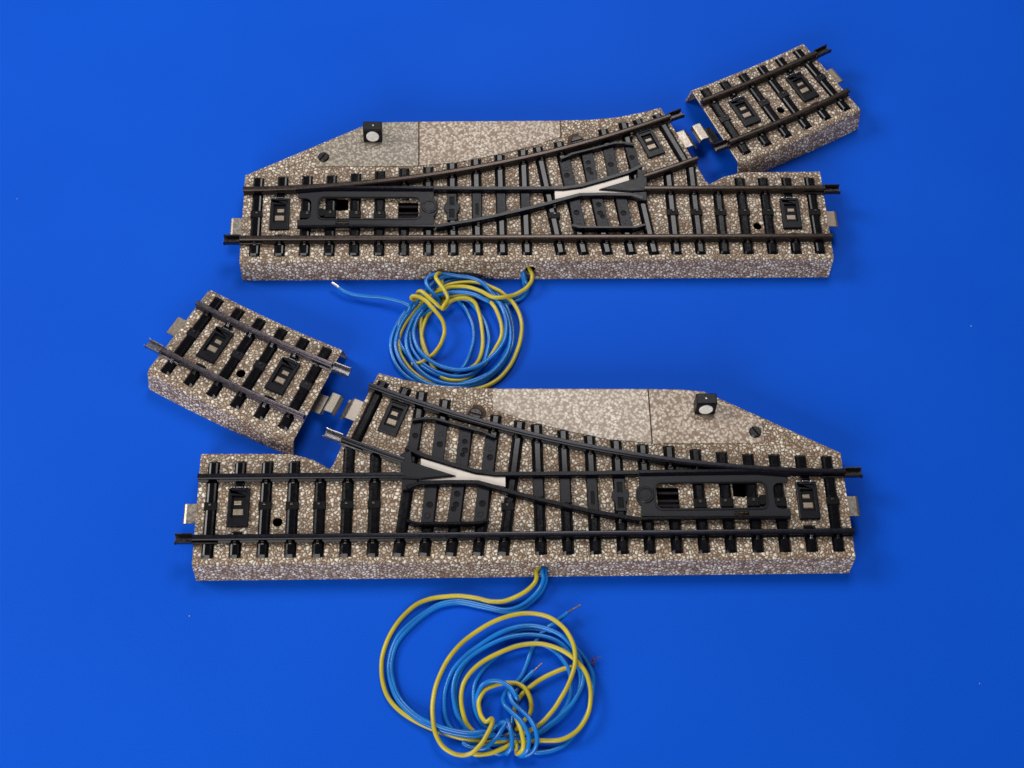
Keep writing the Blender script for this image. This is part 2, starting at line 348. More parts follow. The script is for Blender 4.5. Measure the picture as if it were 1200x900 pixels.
def turnout(name, mir, loc, rz, label, lidmat, bal, railm, fish, lantern_tilt):
    T = thing(name, label, 'railway points', loc, rz, 'track switches')
    # --- tin body
    P = [(0, -6.9), (180, -6.9), (180, 25.4), (155.3, 25.2), (149.2, 23.5), (144.3, 20.6), (143.3, 22.0), (140.9, 28.4), (131.2, 50.4), (124.5, 48.4), (117.2, 46.7), (108.5, 45.7), (97, 45.3), (60, 45.0), (44, 44.7), (37.2, 43.9), (0, 24.4)]
    sk = [1.9, None, 1.8, 1.6, 1.4, 0.01, 0.01, None, 1.6, 1.5, 1.4, 1.3, 1.2, 1.2, 1.3, 1.4, None]
    cuts = []
    def C(): c = MB(mir); cuts.append(c); return c
    C().cyl(157.8, 5.0, 1.35, 5, 9, 20)
    C().prism([(28.1, 11.4), (29.0, 10.9), (32.0, 11.3), (32.0, 15.6), (28.1, 15.6)], 5, 9)
    C().box(47.2, 53.4, 7.6, 14.2, 6, 9)
    C().cyl(103.5, 36.9, 1.9, 6, 9, 16)
    hu = 87.3 if mir > 0 else 85.6
    hh = MB(mir); n_ = 16
    hh.rings([[(hu + 1.6 * math.cos(2 * math.pi * i / n_), y, 4.0 + 1.5 * math.sin(2 * math.pi * i / n_)) for i in range(n_)] for y in (-10, -4)])
    cuts.append(hh)
    bo = body_shell(mir, P, sk, 'ballast_bed', M[bal], T, cuts)
    p = MB(mir); p.box(20, 160, 1, 20, 3.6, 4.2); p.build('mechanism_tray', M['pit'], T)
    # --- motor cover sheets
    lid = MB(mir); lid.prism([(21.5, 27.4), (53.4, 27.4), (53.4, 44.45), (44.2, 44.3), (38.2, 43.6), (22.6, 35.3), (21.5, 34.2)], 7.9, 8.32, .1)
    lo = lid.build('motor_cover', M[lidmat], T)
    sh = MB(mir); sh.prism([(53.7, 27.6), (66, 28.8), (80, 32.2), (90, 35.2), (98.4, 38.6), (98.4, 44.9), (60, 44.6), (53.7, 44.5)], 7.9, 8.24, .1)
    sh.build('printed_sheet', M['lid_brown' if mir > 0 else 'lid_light'], T)
    se = MB(mir); se.box(53.4, 53.7, 27.5, 44.9, 7.9, 8.28); se.build('cover_seam', M['rust'], T)
    if mir > 0: se = MB(mir); se.box(98.45, 98.7, 38.0, 45.2, 7.9, 8.1); se.build('cover_seam', M['rust'], T)
    slot_screw(mir, 23.9, 30.7, 1.75, 8.35, T, .95)
    slot_screw(mir, 103.5, 36.9, 1.95, 7.9, T, .3, True)
    # --- lantern
    lu = 39.2 if mir > 0 else 37.9
    lb = MB(mir); t = lantern_tilt
    w2 = 2.95
    lb.rings([[(lu - w2, 36.2, 8.3), (lu + w2, 36.2, 8.3), (lu + w2, 40.3, 8.3), (lu - w2, 40.3, 8.3)],
              [(lu - w2, 37.2, 13.6), (lu + w2, 37.2, 13.6), (lu + w2, 40.6, 13.6), (lu - w2, 40.6, 13.6)]])
    la = lb.build('lantern', M['plastic'], T, bevel=.3)
    ln = MB(mir); n_ = 24; cz = 11.0; rr = 1.98
    rs = []
    for dy, k in ((.05, 1), (-.14, 1), (-.22, .88)):
        rs.append([(lu + rr * k * math.cos(2 * math.pi * i / n_), 36.2 + (cz + rr * k * math.sin(2 * math.pi * i / n_) - 8.3) * .189 + dy, cz + rr * k * math.sin(2 * math.pi * i / n_)) for i in range(n_)])
    ln.rings(rs); ln.build('lens', M['lens'], la)
    pn = MB(mir); pn.cyl(lu + .2, 38.9, .28, 13.5, 13.75, 10); pn.build('pin', M['bright'], la)
    pf = MB(mir); pf.cyl(lu, 37.6, 2.7, 8.2, 8.6, 24, .1); pf.build('lantern_foot', M['tab'], la)
    # --- sleepers
    U = [4.3 + 7.45 * i for i in range(12)]
    for i, u in enumerate(U):
        top = stock(u) + (5.6 if u < 20 else 5.2 if u < 50 else 4.6)
        if i == 1: sleeper(mir, (u, -5.3), (u, 2.6), T); sleeper(mir, (u, 17.4), (u, top), T)
        elif i == 6: sleeper(mir, (u, -5.3), (u, 7.0), T); sleeper(mir, (u, 14.8), (u, top), T)
        else: sleeper(mir, (u, -5.3), (u, top), T)
    SL = [((96.6, -5.3), (90.9, 34.9)), ((103.5, -5.3), (97.6, 36.8)), ((110.8, -5.3), (105.6, 33.2)), ((118, -5.3), (112.0, 41.8)), ((125, -5.3), (118.7, 44.4)),
          ((131.85, -5.3), (131.5, 25.6)), ((139.25, -5.3), (138.9, 27.2)), ((146.6, -5.3), (146.6, 19.2))]
    for a, b_ in SL: sleeper(mir, a, b_, T)
    for u in (154.0, 161.4, 176.1): sleeper(mir, (u, -5.3), (u, 23.0), T)
    sleeper(mir, (168.8, -5.3), (168.8, 2.4), T); sleeper(mir, (168.8, 17.0), (168.8, 23), T)
    sleeper(mir, (137.8, 27.6), (129.6, 47.6), T); sleeper(mir, (124.6, 41.8), (123.1, 45.6), T); 
    for u, w in ((4.3, 9.4), (131.7, 9.6), (139.1, 9.6), (146.6, 9.5), (154, 9.5), (161.4, 9.5), (176.1, 9.5), (95.0, 8.6)): stud(mir, u, w, T)
    # --- rails
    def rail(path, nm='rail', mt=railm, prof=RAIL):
        mb = MB(mir); mb.sweep(prof, path); return wear_glint(mb.build(nm, M[mt], T), nm)
    dark = 'rail'
    def frange(a, b_, n): return [a + (b_ - a) * i / n for i in range(n + 1)]
    rail([(u, 0) for u in frange(0, 180, 12)])
    rail([(u, stock(u)) for u in frange(0 if not fish[0] == 'back' else 0, 133.7, 40)])
    rail([(u, 17.7) for u in frange(123.4, 180, 8)])
    rail([(u, inner(u)) for u in frange(123.6, 141.0, 10)])
    rail([(58.2, 17.9), (70, 17.8), (85, 17.75), (98.2, 17.8), (103.8, 18.7), (111, 21.0), (118.6, 23.7), (121.8, 25.4), (123.0, 26.2)], 'wing_rail', 'rail', GUARD_W)
    rail(smooth_path([(58.8, 4.0, 0), (64, 4.95, 0), (72, 6.5, 0), (80.4, 8.6, 0), (91, 11.5, 0), (98.5, 13.9, 0)], 4) + [(103.2, 15.35, 0), (111, 15.5, 0), (119.2, 15.3, 0), (122.6, 14.0, 0)], 'wing_rail', 'rail', GUARD_W)
    rail([(98.0, 28.9), (99.6, 29.6), (101.6, 30.7), (108, 32.6), (115, 34.8), (118.4, 34.9), (121.3, 34.4)], 'guard_rail', 'rail', GUARD)
    rail([(100.3, 4.3), (102.6, 3.5), (111, 3.4), (119.8, 3.4), (122.6, 4.3)], 'guard_rail', 'rail', GUARD)
    # --- frog
    f = MB(mir); f.prism([(95.5, 17.2), (95.5, 14.1), (103.5, 16.0), (119.4, 15.9), (119.4, 16.75), (109.9, 17.2), (118.9, 20.9), (118.9, 22.9), (103.8, 17.9), (98, 17.2)], 8.8, 9.5, .05)
    f.build('frog_plate', M['frog'], T)
    f = MB(mir); f.prism([(109.2, 17.35), (119, 16.4), (124.2, 16.7), (124.4, 18.6), (124.6, 24.0), (121.6, 25.2), (121.2, 21.5)], 8.5, 10.25, .2)
    f.prism([(120.8, 13.6), (124, 13.2), (124.2, 17), (119.6, 16.6)], 8.4, 9.7, .15)
    f.build('frog_nose', M['plastic'], T, bevel=.1)
    # --- flat cross plates of the frog base, with moulded holes
    def xplate(P4, holes, rings_=()):
        mb = MB(mir); mb.prism(P4, 6.2, 9.05, .12); cc = []
        for x, y, r in holes: c = MB(mir); c.cyl(x, y, r, 6.5, 10, 14); cc.append(c)
        o = mb.build('cross_plate', M['matt'], T, cuts=cc or None, bevel=.06)
        for x, y, r in holes:
            k = MB(mir); k.cyl(x, y, r - .01, 8.75, 8.82, 14); k.build('hole_shade', M['pit'], o)  # black disc laid in each opening to paint its shade
        for x, y, r in rings_:
            k = MB(mir); n = 20
            k.rings([[(x + q * math.cos(2 * math.pi * i / n), y + q * math.sin(2 * math.pi * i / n), z) for i in range(n)] for q, z in ((r + .18, 9.0), (r + .12, 9.14), (r - .12, 9.14), (r - .18, 9.0))], cap=False)
            k.build('moulded_ring', M['plastic'], o)
    xplate([(121.6, 34.3), (118.6, 34.0), (120.0, 25.0), (123.0, 25.3)], [(120.5, 30, .85)])
    xplate([(114.9, 34.0), (111.5, 32.8), (112.6, 22.3), (116.0, 23.3)], [(113.6, 27.3, .9)], [(113.3, 30.5, .7)])
    xplate([(108.1, 32.2), (104.7, 31.2), (105.9, 20.0), (109.3, 21.0)], [(106.6, 28.1, .8), (106.6, 25.4, .9), (107.3, 24.0, .7)])
    xplate([(100.9, 29.6), (97.5, 28.6), (98.8, 18.6), (102.2, 19.0)], [(99.6, 23.2, .9)], [(99.5, 25.8, .7)])
    xplate([(118.9, 4.0), (117.8, 14.8), (114.4, 14.8), (115.4, 4.0)], [(116.4, 9.2, .95)], [(117.1, 6.1, .75)])
    xplate([(111.8, 4.0), (110.3, 14.8), (106.9, 14.8), (108.2, 4.0)], [(108.9, 12.3, .9), (109.2, 9.2, .9), (109.9, 7.9, .8)], [])
    xplate([(104.5, 4.0), (103.2, 14.8), (99.9, 13.9), (100.9, 4.2)], [(101.9, 9.4, .95)], [(102.6, 6.3, .75)])
    # --- switch blade carrier
    a = MB(mir)
    a.prism([(16.8, 4.5), (58.2, 5.0), (58.2, 8.0), (59.3, 9.6), (59.5, 11.3), (59.3, 13.1), (58.2, 14.6), (58.2, 18.3), (16.8, 17.9)], 9.0, 9.55, .1)
    def rr_(x0, x1, y0, y1, r):
        P_ = []
        for cx, cy, a0 in ((x0 + r, y0 + r, 180), (x1 - r, y0 + r, 270), (x1 - r, y1 - r, 0), (x0 + r, y1 - r, 90)):
            for k in range(5): an = math.radians(a0 + k * 22.5); P_.append((cx + r * math.cos(an), cy + r * math.sin(an)))
        return P_
    c1 = MB(mir); c1.prism(rr_(23.2, 53.8, 7.3, 14.7, 1.7), 8, 11)
    c2 = MB(mir); c2.prism(rr_(13.0, 20.9, 6.9, 14.6, 1.8), 8, 11)
    c3 = MB(mir); c3.box(28.4, 32.4, 3.9, 6.2, 8, 11)
    carrier = a.build('blade_carrier', M['matt'], T, cuts=[c1, c2, c3], bevel=.08)
    s_ = MB(mir); s_.sweep([(-.25, 9.4), (.25, 9.4), (.2, 9.75), (-.2, 9.75)], [(x, y) for x, y in rr_(22.8, 54.2, 6.9, 15.1, 1.9)] + [(22.8, 8.8)])
    s_.build('raised_lip', M['plastic'], carrier)
    pv = MB(mir); pv.cyl(56.8, 11.35, 2.45, 9.3, 9.85, 28, .2); cgr = MB(mir); cgr.cyl(56.8, 11.35, 1.9, 9.7, 10.2, 28); cg2 = MB(mir)
    po = pv.build('pivot', M['plastic'], carrier, cuts=[cgr]); pv = MB(mir); pv.cyl(56.8, 11.35, 1.8, 9.4, 9.82, 24, .15); pv.build('pivot_cap', M['plastic'], po)
    rail([(58.0, 17.85), (40, 18.0), (25, 18.05), (16.0, 17.2)][::-1], 'switch_blade', dark, BLADE)
    rail([(58.6, 4.3), (50, 4.4), (35, 4.45), (17.0, 4.2)][::-1], 'switch_blade', dark, BLADE2)
    rb = MB(mir)
    for w in (12.4, 10.0, 8.6): rb.tube([(47.4, w, 7.9), (53.2, w, 7.9)], .42, 8)
    rb.build('drive_rod', M['rail_shiny'], T)
    for u, w, q in ((41.6, 9.2, 0), (34.1, 9.4, 1), (26.6, 9.6, 0), (19.2, 9.4, 1)):
        k = MB(mir); k.box(u - 1.8, u + 1.8, w - 1.7, w + 1.2, 8.0, 9.05, .2); o = k.build('centre_stud', M['pit'], T, bevel=.1)
        k = MB(mir); k.box(u - .4 + q * .5, u + .4 + q * .5, w - .2, w + .7, 9.0, 9.35, .1); k.build('contact_point', M['joiner'], o)
    k = MB(mir); k.cyl(23.9, 9.9, 1.5, 8.0, 9.0, 16, .15); k.build('spring_post', M['pit'], T)
    # star plate and slot on the sleepers beside the pivot
    st = MB(mir); P_ = [(62.2, 6.8), (65.2, 6.8), (65.2, 9.5), (65.9, 10.4), (66.2, 11.6), (65.9, 12.8), (65.2, 13.7), (65.2, 16.6), (62.2, 16.6), (62.2, 13.7), (61.5, 12.8), (61.2, 11.6), (61.5, 10.4), (62.2, 9.5)]; st.prism(P_, 6.0, 9.0, .12)
    h1 = MB(mir); h1.box(63.0, 64.5, 12.4, 15.4, 6.5, 10); h2 = MB(mir); h2.box(62.9, 64.5, 7.8, 10.9, 6.5, 10)
    pp = st.build('pivot_plate', M['matt'], T, cuts=[h1, h2], bevel=.06)
    for y0, y1 in ((12.4, 15.4), (7.8, 10.9)): k = MB(mir); k.box(63.02, 64.48, y0 + .02, y1 - .02, 8.75, 8.82); k.build('hole_shade', M['pit'], pp)  # black plugs paint the shade inside both openings
    sl = MB(mir); sl.box(70.0, 72.8, 5.9, 17.0, 6.0, 8.98, .12); h1 = MB(mir); h1.prism(rr_(70.85, 71.95, 8.8, 12.9, .5), 6.5, 10)
    sp = sl.build('slotted_plate', M['matt'], T, cuts=[h1], bevel=.06)
    k = MB(mir); k.prism(rr_(70.87, 71.93, 8.82, 12.88, .48), 8.75, 8.82); k.build('slot_shade', M['pit'], sp)  # black plug paints the shade inside the long opening
    sl = MB(mir); sl.box(77.5, 80.3, 9.4, 17.0, 8.2, 8.95, .12); sl.box(85.0, 87.8, 11.2, 17.0, 8.2, 8.95, .12); sl.build('flat_plate', M['matt'], T, bevel=.06)
    # --- contact frames
    contact_frame(mir, (11.3, 9.6), math.pi / 2, T)
    contact_frame(mir, (168.6, 9.2), math.pi / 2, T)
    contact_frame(mir, (126.7, 35.9), math.radians(111.5), T, 5.7, 10.4)
    # --- rail clips
    brt = mir < 0
    for i, u in enumerate(U):
        clip(mir, u, 0, -1, T, brt and i == 1)
        if u > 40: clip(mir, u, stock(u), -1, T)
    for u in (96.2, 103.1, 110.6, 117.7, 124.8, 131.8, 139.2, 146.6, 154, 161.4, 168.8): clip(mir, u, 0, -1, T)
    for u in (131.6, 139, 146.6, 154, 161.4): clip(mir, u, 17.7, -1, T)
    for u, w in ((92.1, stock(92)), (98.4, stock(98.4))): clip(mir, u, w, -1, T)
    for u in (63.9, 71.4, 95.0): clip(mir, u + .3, {63.9: 4.9, 71.4: 6.4, 95.0: 12.8}[u], -1, T)
    clip(mir, 121.0, stock(120) - .2, -1, T)
    # --- joiners and tongues
    jm = M['joiner']
    if fish == 'left':       # front rail at the toe, back rail at the frog end, outer curved rail
        joiner(mir, (0, 0), (-1, 0), T, jm); joiner(mir, (180, 17.7), (1, 0), T, jm)
        a0 = (133.7, stock(133.7)); joiner(mir, a0, (1, .42), T, jm, 4.6)
        tongue(mir, (0, 6.6), (-1, 0), T, M['steel'], 'flat'); tongue(mir, (180, 8.6), (1, 0), T, M['tab'], 'flat', 5.6)
        tongue(mir, (136.6, 38.2), (.93, .38), T, M['steel'], 'drop', 6.6, 6.6)
    else:
        joiner(mir, (0, 17.7), (-1, 0), T, jm); joiner(mir, (180, 0), (1, 0), T, jm)
        joiner(mir, (141.0, inner(141)), (1, .41), T, M['bright'], 5.2)
        tongue(mir, (0, 8.7), (-1, 0), T, M['steel'], 'flat'); tongue(mir, (180, 8.3), (1, 0), T, M['steel'], 'flat', 5.8)
        tongue(mir, (136.3, 38.6), (.93, .40), T, M['steel'], 'drop', 6.6, 6.6)
    return T
GUARD_W = [(-.7, 8.1), (.7, 8.1), (.72, 9.9), (.5, 10.25), (-.5, 10.25), (-.72, 9.9)]
BLADE = [(-.8, 9.2), (.8, 9.2), (.8, 10.0), (.55, 10.3), (-.2, 10.3), (-.8, 9.95)]
BLADE2 = [(-.45, 8.9), (.45, 8.9), (.4, 9.9), (-.3, 9.9)]

def curve_piece(name, loc, rz, label, bal, railm, jm, tabs, H=22.6):
    T = thing(name, label, 'curved track', loc, rz, 'curved end tracks')
    R = 437.4; half = H / R
    def A(s, w):   # s along the middle line, w towards the curve centre
        a = s / R; r = R - w; return (r * math.sin(a), R - r * math.cos(a))
    W = 16.1
    ss = [-H + 2 * H * i / 8 for i in range(9)]
    P = [A(s, -W) for s in ss] + [A(s, W - .8) for s in reversed(ss)]
    sk = [1.9] * 8 + [None] + [1.9] * 8 + [None]
    c = MB(); x, y = A(0, -3.9); c.cyl(x, y, 1.35, 5, 9, 20)
    body_shell(1, P, sk, 'ballast_bed', M[bal], T, [c])
    p = MB(); p.cyl(x, y, 3, 4.2, 4.6); p.build('contact_strip', M['pit'], T)
    pos = [-18.7, -11.2, -3.75, 3.75, 11.2, 18.7]
    for i, s in enumerate(pos):
        if i in (1, 4): sleeper(1, A(s, -14.2), A(s, -6.6), T); sleeper(1, A(s, 8.0), A(s, 14.2), T)
        else: sleeper(1, A(s, -14.2), A(s, 14.2), T)
        if i not in (1, 4):
            x, y = A(s, .5); mb = MB(); an = s / R
            ca, sa = math.cos(an), math.sin(an)
            def Q(t, v): return (x + t * ca - v * sa, y + t * sa + v * ca)
            mb.prism([Q(-1.7, -1.2), Q(1.7, -1.2), Q(1.7, 1.2), Q(-1.7, 1.2)], 8.1, 9.0, .15); o = mb.build('centre_stud', M['plastic'], T, bevel=.1)
            mb = MB(); mb.prism([Q(-.2, .1), Q(.5, .1), Q(.5, .7), Q(-.2, .7)], 8.9, 9.35, .1); mb.build('contact_point', M['joiner'], o)
        for w in (-8.85, 8.85):
            x, y = A(s, w - 1.35); mb = MB(); mb.strip((x, y - .55), (x, y + .55), .95, 8.4, 9.25, .15)
            mb.strip(A(s, w - 1.0), A(s, w - .5), .8, 9.2, 9.65, .1); mb.build('rail_clip', jm if random.random() < .6 else M['joiner'], T, bevel=.08)
    for w in (-8.85, 8.85):
        mb = MB(); mb.sweep(RAIL, [A(-H + 2 * H * i / 12, w) for i in range(13)]); wear_glint(mb.build('rail', M[railm], T))
    for s in (-11.2, 11.2): contact_frame(1, A(s, .35), math.pi / 2 + s / R, T)
    a0 = half
    e = MB(); e.strip(A(-H - .1, -15.2), A(-H - .1, 14.4), .28, 7.5, 8.03); e.build('bare_tin_edge', M['steel'], T)
    joiner(1, A(-H, -8.85), (-math.cos(a0), math.sin(a0)), T, jm, 5.0)
    joiner(1, A(H, 8.85), (math.cos(a0), math.sin(a0)), T, jm, 5.4)
    for (s, kind, mt, w0) in tabs:
        sg = 1 if s > 0 else -1
        tongue(1, A(s * H, w0), (sg * math.cos(a0), math.sin(a0)), T, mt, kind, 6.0, 6.3, 4.2)
    return T

# ------------------------------------------------------------------ the place
tb = MB(); tb.box(-420, 420, -180, 700, -4, 0, .5)
board = tb.build('table_top', M['board']); board['kind'] = 'structure'; board['label'] = 'plain blue board everything lies on'

CAM_F, CAM_A, CAM_H, CAM_R = 1587.7426699851192, 0.4617085688612077, 357.511031666794, -0.08928934713565119
TP = (-85.21101545388073, 213.39885104753176, 0.11004543151938809)
BP = (97.22845740590825, 137.35830243150223, 0.10529744781564143)
turnout('railway_switch', 1, TP[:2], TP[2], 'black railed points track at the top whose branch leads off to the upper right', 'lid', 'ballast', 'rail_brown', 'left', 0)
turnout('railway_switch', -1, BP[:2], BP[2], 'black railed points track at the bottom whose branch leads off to the upper left', 'lid_brown', 'ballastB', 'rail', 'right', 0)
curve_piece('curved_track', (76.6, 284.5), math.radians(32.7), 'short curved track with brownish rails at the top right corner', 'ballast', 'rail_brown', M['joiner'],
            [(-1, 'hump', M['steel'], .3), (1, 'flat', M['tab'], .2)])
curve_piece('curved_track', (-76.3, 173.2), math.radians(-21.2), 'short curved track with shiny rails at the left between the two switches', 'ballastB', 'rail_shiny', M['bright'],
            [(-1, 'flat', M['tab'], .8), (1, 'hump', M['steel'], -.6)], 23.0)

# ------------------------------------------------------------------ wires, laid out on the board
def W(x, y, z):
    """where the line of sight through a traced point meets height z (the wires were traced, each at its own height)"""
    dx, dy = x - 600, 450 - y; c, s = math.cos(CAM_R), math.sin(CAM_R)
    px, py = c * dx + s * dy, -s * dx + c * dy; ca, sa = math.cos(CAM_A), math.sin(CAM_A)
    d = (px, CAM_F * sa + py * ca, -CAM_F * ca + py * sa); t = (z - CAM_H) / d[2]
    return (d[0] * t, d[1] * t, z)
def wire(name, pts, mat, label, cat, group, r=.62, tips=()):
    P = smooth_path([W(*p) for p in pts], 7)
    ph = [random.uniform(0, 6.28) for _ in range(4)]      # old insulation is never quite straight
    P = [(x + .05 * math.sin(i * .31 + ph[0]) + .02 * math.sin(i * .83 + ph[1]), y + .05 * math.sin(i * .27 + ph[2]) + .02 * math.sin(i * .71 + ph[3]), z) for i, (x, y, z) in enumerate(P)]
    mb = MB(); mb.tube(P, r, 12); o = mb.build(name, mat, None, smooth=True)
    o['label'] = label; o['category'] = cat; o['group'] = group
    for kind, tp, tm, tr in tips:
        k = MB()
        if kind == 'wire': k.tube(smooth_path([W(*p) for p in tp], 4), tr, 8); k.build('bare_end', tm, o, smooth=True)
        else:
            q = Vector(W(*tp[0]))
            for _ in range(14):
                dv = Vector((random.uniform(-1.2, 2.4), random.uniform(-1.6, 1.8), random.uniform(.0, 1.2)))
                k.tube([tuple(q), tuple(q + dv * .5 + Vector((0, 0, .3))), tuple(q + dv * random.uniform(.8, 1.2))], .07, 5)
            k.build('frayed_end', tm, o)
    return o
g1 = 'wires coiled below the upper switch'
wire('yellow_wire', [(620, 306, 4.2), (620, 313, 4.0), (623.5, 322, 3.6), (622, 331, 3.2), (615, 339, 2.8), (603, 345, 2.6), (590, 348, 3.4), (577, 348.2, 3.6), (565, 342, 3.4), (550, 336.5, 3.4), (535, 336, 3.2), (520, 339, 3), (505, 347, 2.2), (492, 358, 1.4), (479, 373, .9), (469, 392, .8), (468, 410, .8), (474, 424, .8), (487, 438, .8), (507, 449, .8), (535, 455.5, .8),
                     (558, 456, .8), (580, 447, .9), (596, 431, 1.2), (606, 412, 1.5), (611, 391, 1.6), (610, 372, 1.6), (603, 357, 1.8), (592, 346, 2.0), (580, 338, 2.2), (562, 332, 2.5), (545, 331, 2.6), (525, 334, 2.6), (508, 345, 1.8), (497, 362, .8), (493, 380, .7), (497, 405, .7), (508, 431, .7), (522, 444, .7), (545, 444, .7), (566, 428, .8), (580, 410, 1.2), (588, 392, 2.2), (586, 375, 2.6), (579, 359, 2.8), (570, 351, 1.6), (548, 346, 1.0),
                     (520, 352, .9), (500, 372, .7), (494, 398, .7), (503, 421, .7), (530, 434, .7), (555, 429, .7), (565, 411, .9), (565, 388, 1.2), (561, 366, 1.6), (556, 354, 2.0), (545, 349.5, 2.6), (530, 352, 3.2), (522, 360, 3.8), (518, 362, 4.4), (521, 357, 5.2), (525, 350, 5.5), (521, 341, 5.6), (515, 332, 5.5), (511, 325, 5.2), (513, 320.5, 4.2), (518, 322, 3.0), (518, 332, 1.5), (519, 348, 1.2), (520, 359, 2.2), (517, 361.5, 4.0), (509, 354, 5.2), (500, 346, 5.5), (494, 341.5, 5.2), (490, 342, 4.4), (490.5, 345.5, 2.8), (500, 352, 1.2), (507, 360, 1.0),
                     (500, 357, 1.2), (488, 352, 2.0), (482.5, 350, 3.6), (484, 346.8, 4.6), (491, 348, 5.2), (500, 353.5, 5.2), (510, 364, 4.8), (518, 375, 4.2), (521, 388, 3.6), (518, 400, 3.0), (511, 411, 2.2), (503, 419, 1.4), (493, 425, 1.2), (482, 426.5, 1.6)],
     M['yellow'], 'yellow wire of the upper coil, wound tightly round the bundle as its tie', 'wire', g1)
wire('blue_wire', [(612, 307, 4.0), (613, 316, 3.4), (615, 328, 2.6), (619, 337, 1.2), (614, 347, .8), (600, 355, .8), (585, 356.5, 1.4), (570, 352, 2.6), (555, 345, 3.2), (540, 342.5, 3.3), (525, 343, 3.2), (508, 349, 2.8), (494, 361, 2.2), (482, 377, 1.9), (476, 398, 1.9), (480, 416, 1.9), (492, 434, 1.9), (510, 446, 1.9), (535, 451, 2.0), (560, 446, 2.1), (582, 431, 2.3), (595, 412, 2.4), (598, 390, 2.4), (593, 366, 2.4), (580, 347, 2.2), (565, 333, 2.4), (548, 325, 2.6), (530, 323, 2.8), (512, 328, 2.6),
                   (500, 340, 2.4), (486, 358, 2.0), (471, 378, 1.8), (464, 400, 1.8), (468, 420, 1.8), (482, 438, 1.8), (505, 451, 1.8), (535, 454, 1.6), (562, 448, 1.4), (585, 432, 1.0), (599, 408, .9), (601, 385, .9), (595, 362, 1.2), (583, 345, 1.2), (565, 330, 1.4), (545, 327, 1.6), (525, 330, 1.4), (500, 345, 1.0),
                   (480, 360, .8), (466, 378, .8), (458, 400, .8), (462, 422, .8), (475, 440, .8), (462, 424, 3.0)][:-1] + [(495, 449, .8), (530, 452, .8), (575, 436, .8), (596, 408, .8)],
     M['blue'], 'blue wire of the upper coil making its outermost turns round the left side', 'wire', g1)
wire('blue_wire', [(610, 308, 3.2), (611.5, 318, 2.4), (614, 331, 1.6), (614, 341, .8), (604, 350, .8), (588, 353, 1.6), (573, 347, 2.4), (558, 341, 2.6), (545, 339, 2.6), (528, 339.5, 2.4), (512, 347, 2.0), (499, 359, 1.8), (489, 374, 1.8), (485, 390, 2.0), (489, 407, 2.2), (502, 421, 2.4), (520, 430, 2.6), (540, 433.5, 2.8), (560, 429, 3.0), (577, 417, 3.1), (590, 400, 3.1), (593.5, 380, 3.0), (589, 362, 2.6), (578, 347, 2.6), (565, 331.5, 3.0), (550, 325, 3.2), (535, 323, 3.2), (520, 321, 3.4), (506, 322.5, 4.0), (499.5, 328, 4.4), (502, 337, 4.4), (510, 347, 3.8), (514, 355, 2.2),
                   (500, 366, 1.0), (485, 378, .9), (480, 392, .9), (484, 410, .9), (497, 427, 1.0), (515, 437, 1.2), (540, 441, 1.4), (562, 432, 1.4), (571, 412, 1.0), (573, 393, .8), (567, 375, .8), (556, 360, .8), (548, 352, 1.0), (538, 352, 1.0), (546, 363, .8), (553, 378, .8), (555, 393, .8), (552, 410, .8), (543, 430, 1.6), (525, 442, .8), (495, 430, .7), (470, 405, .7), (468, 380, 1.4), (480, 363, 2.4), (478, 357.5, 3.0), (463, 352, 3.0), (447, 348.5, 2.8), (430, 347.5, 2.4), (415, 345.5, 2.2), (404, 341.5, 2.2), (397, 337, 2.4)],
     M['blue'], 'blue wire of the upper coil whose tinned end reaches far out to the left', 'wire', g1,
     tips=[('wire', [(398, 337.8, 2.4), (394, 334.5, 2.6), (389, 331, 2.8)], M['tin'], .5)])

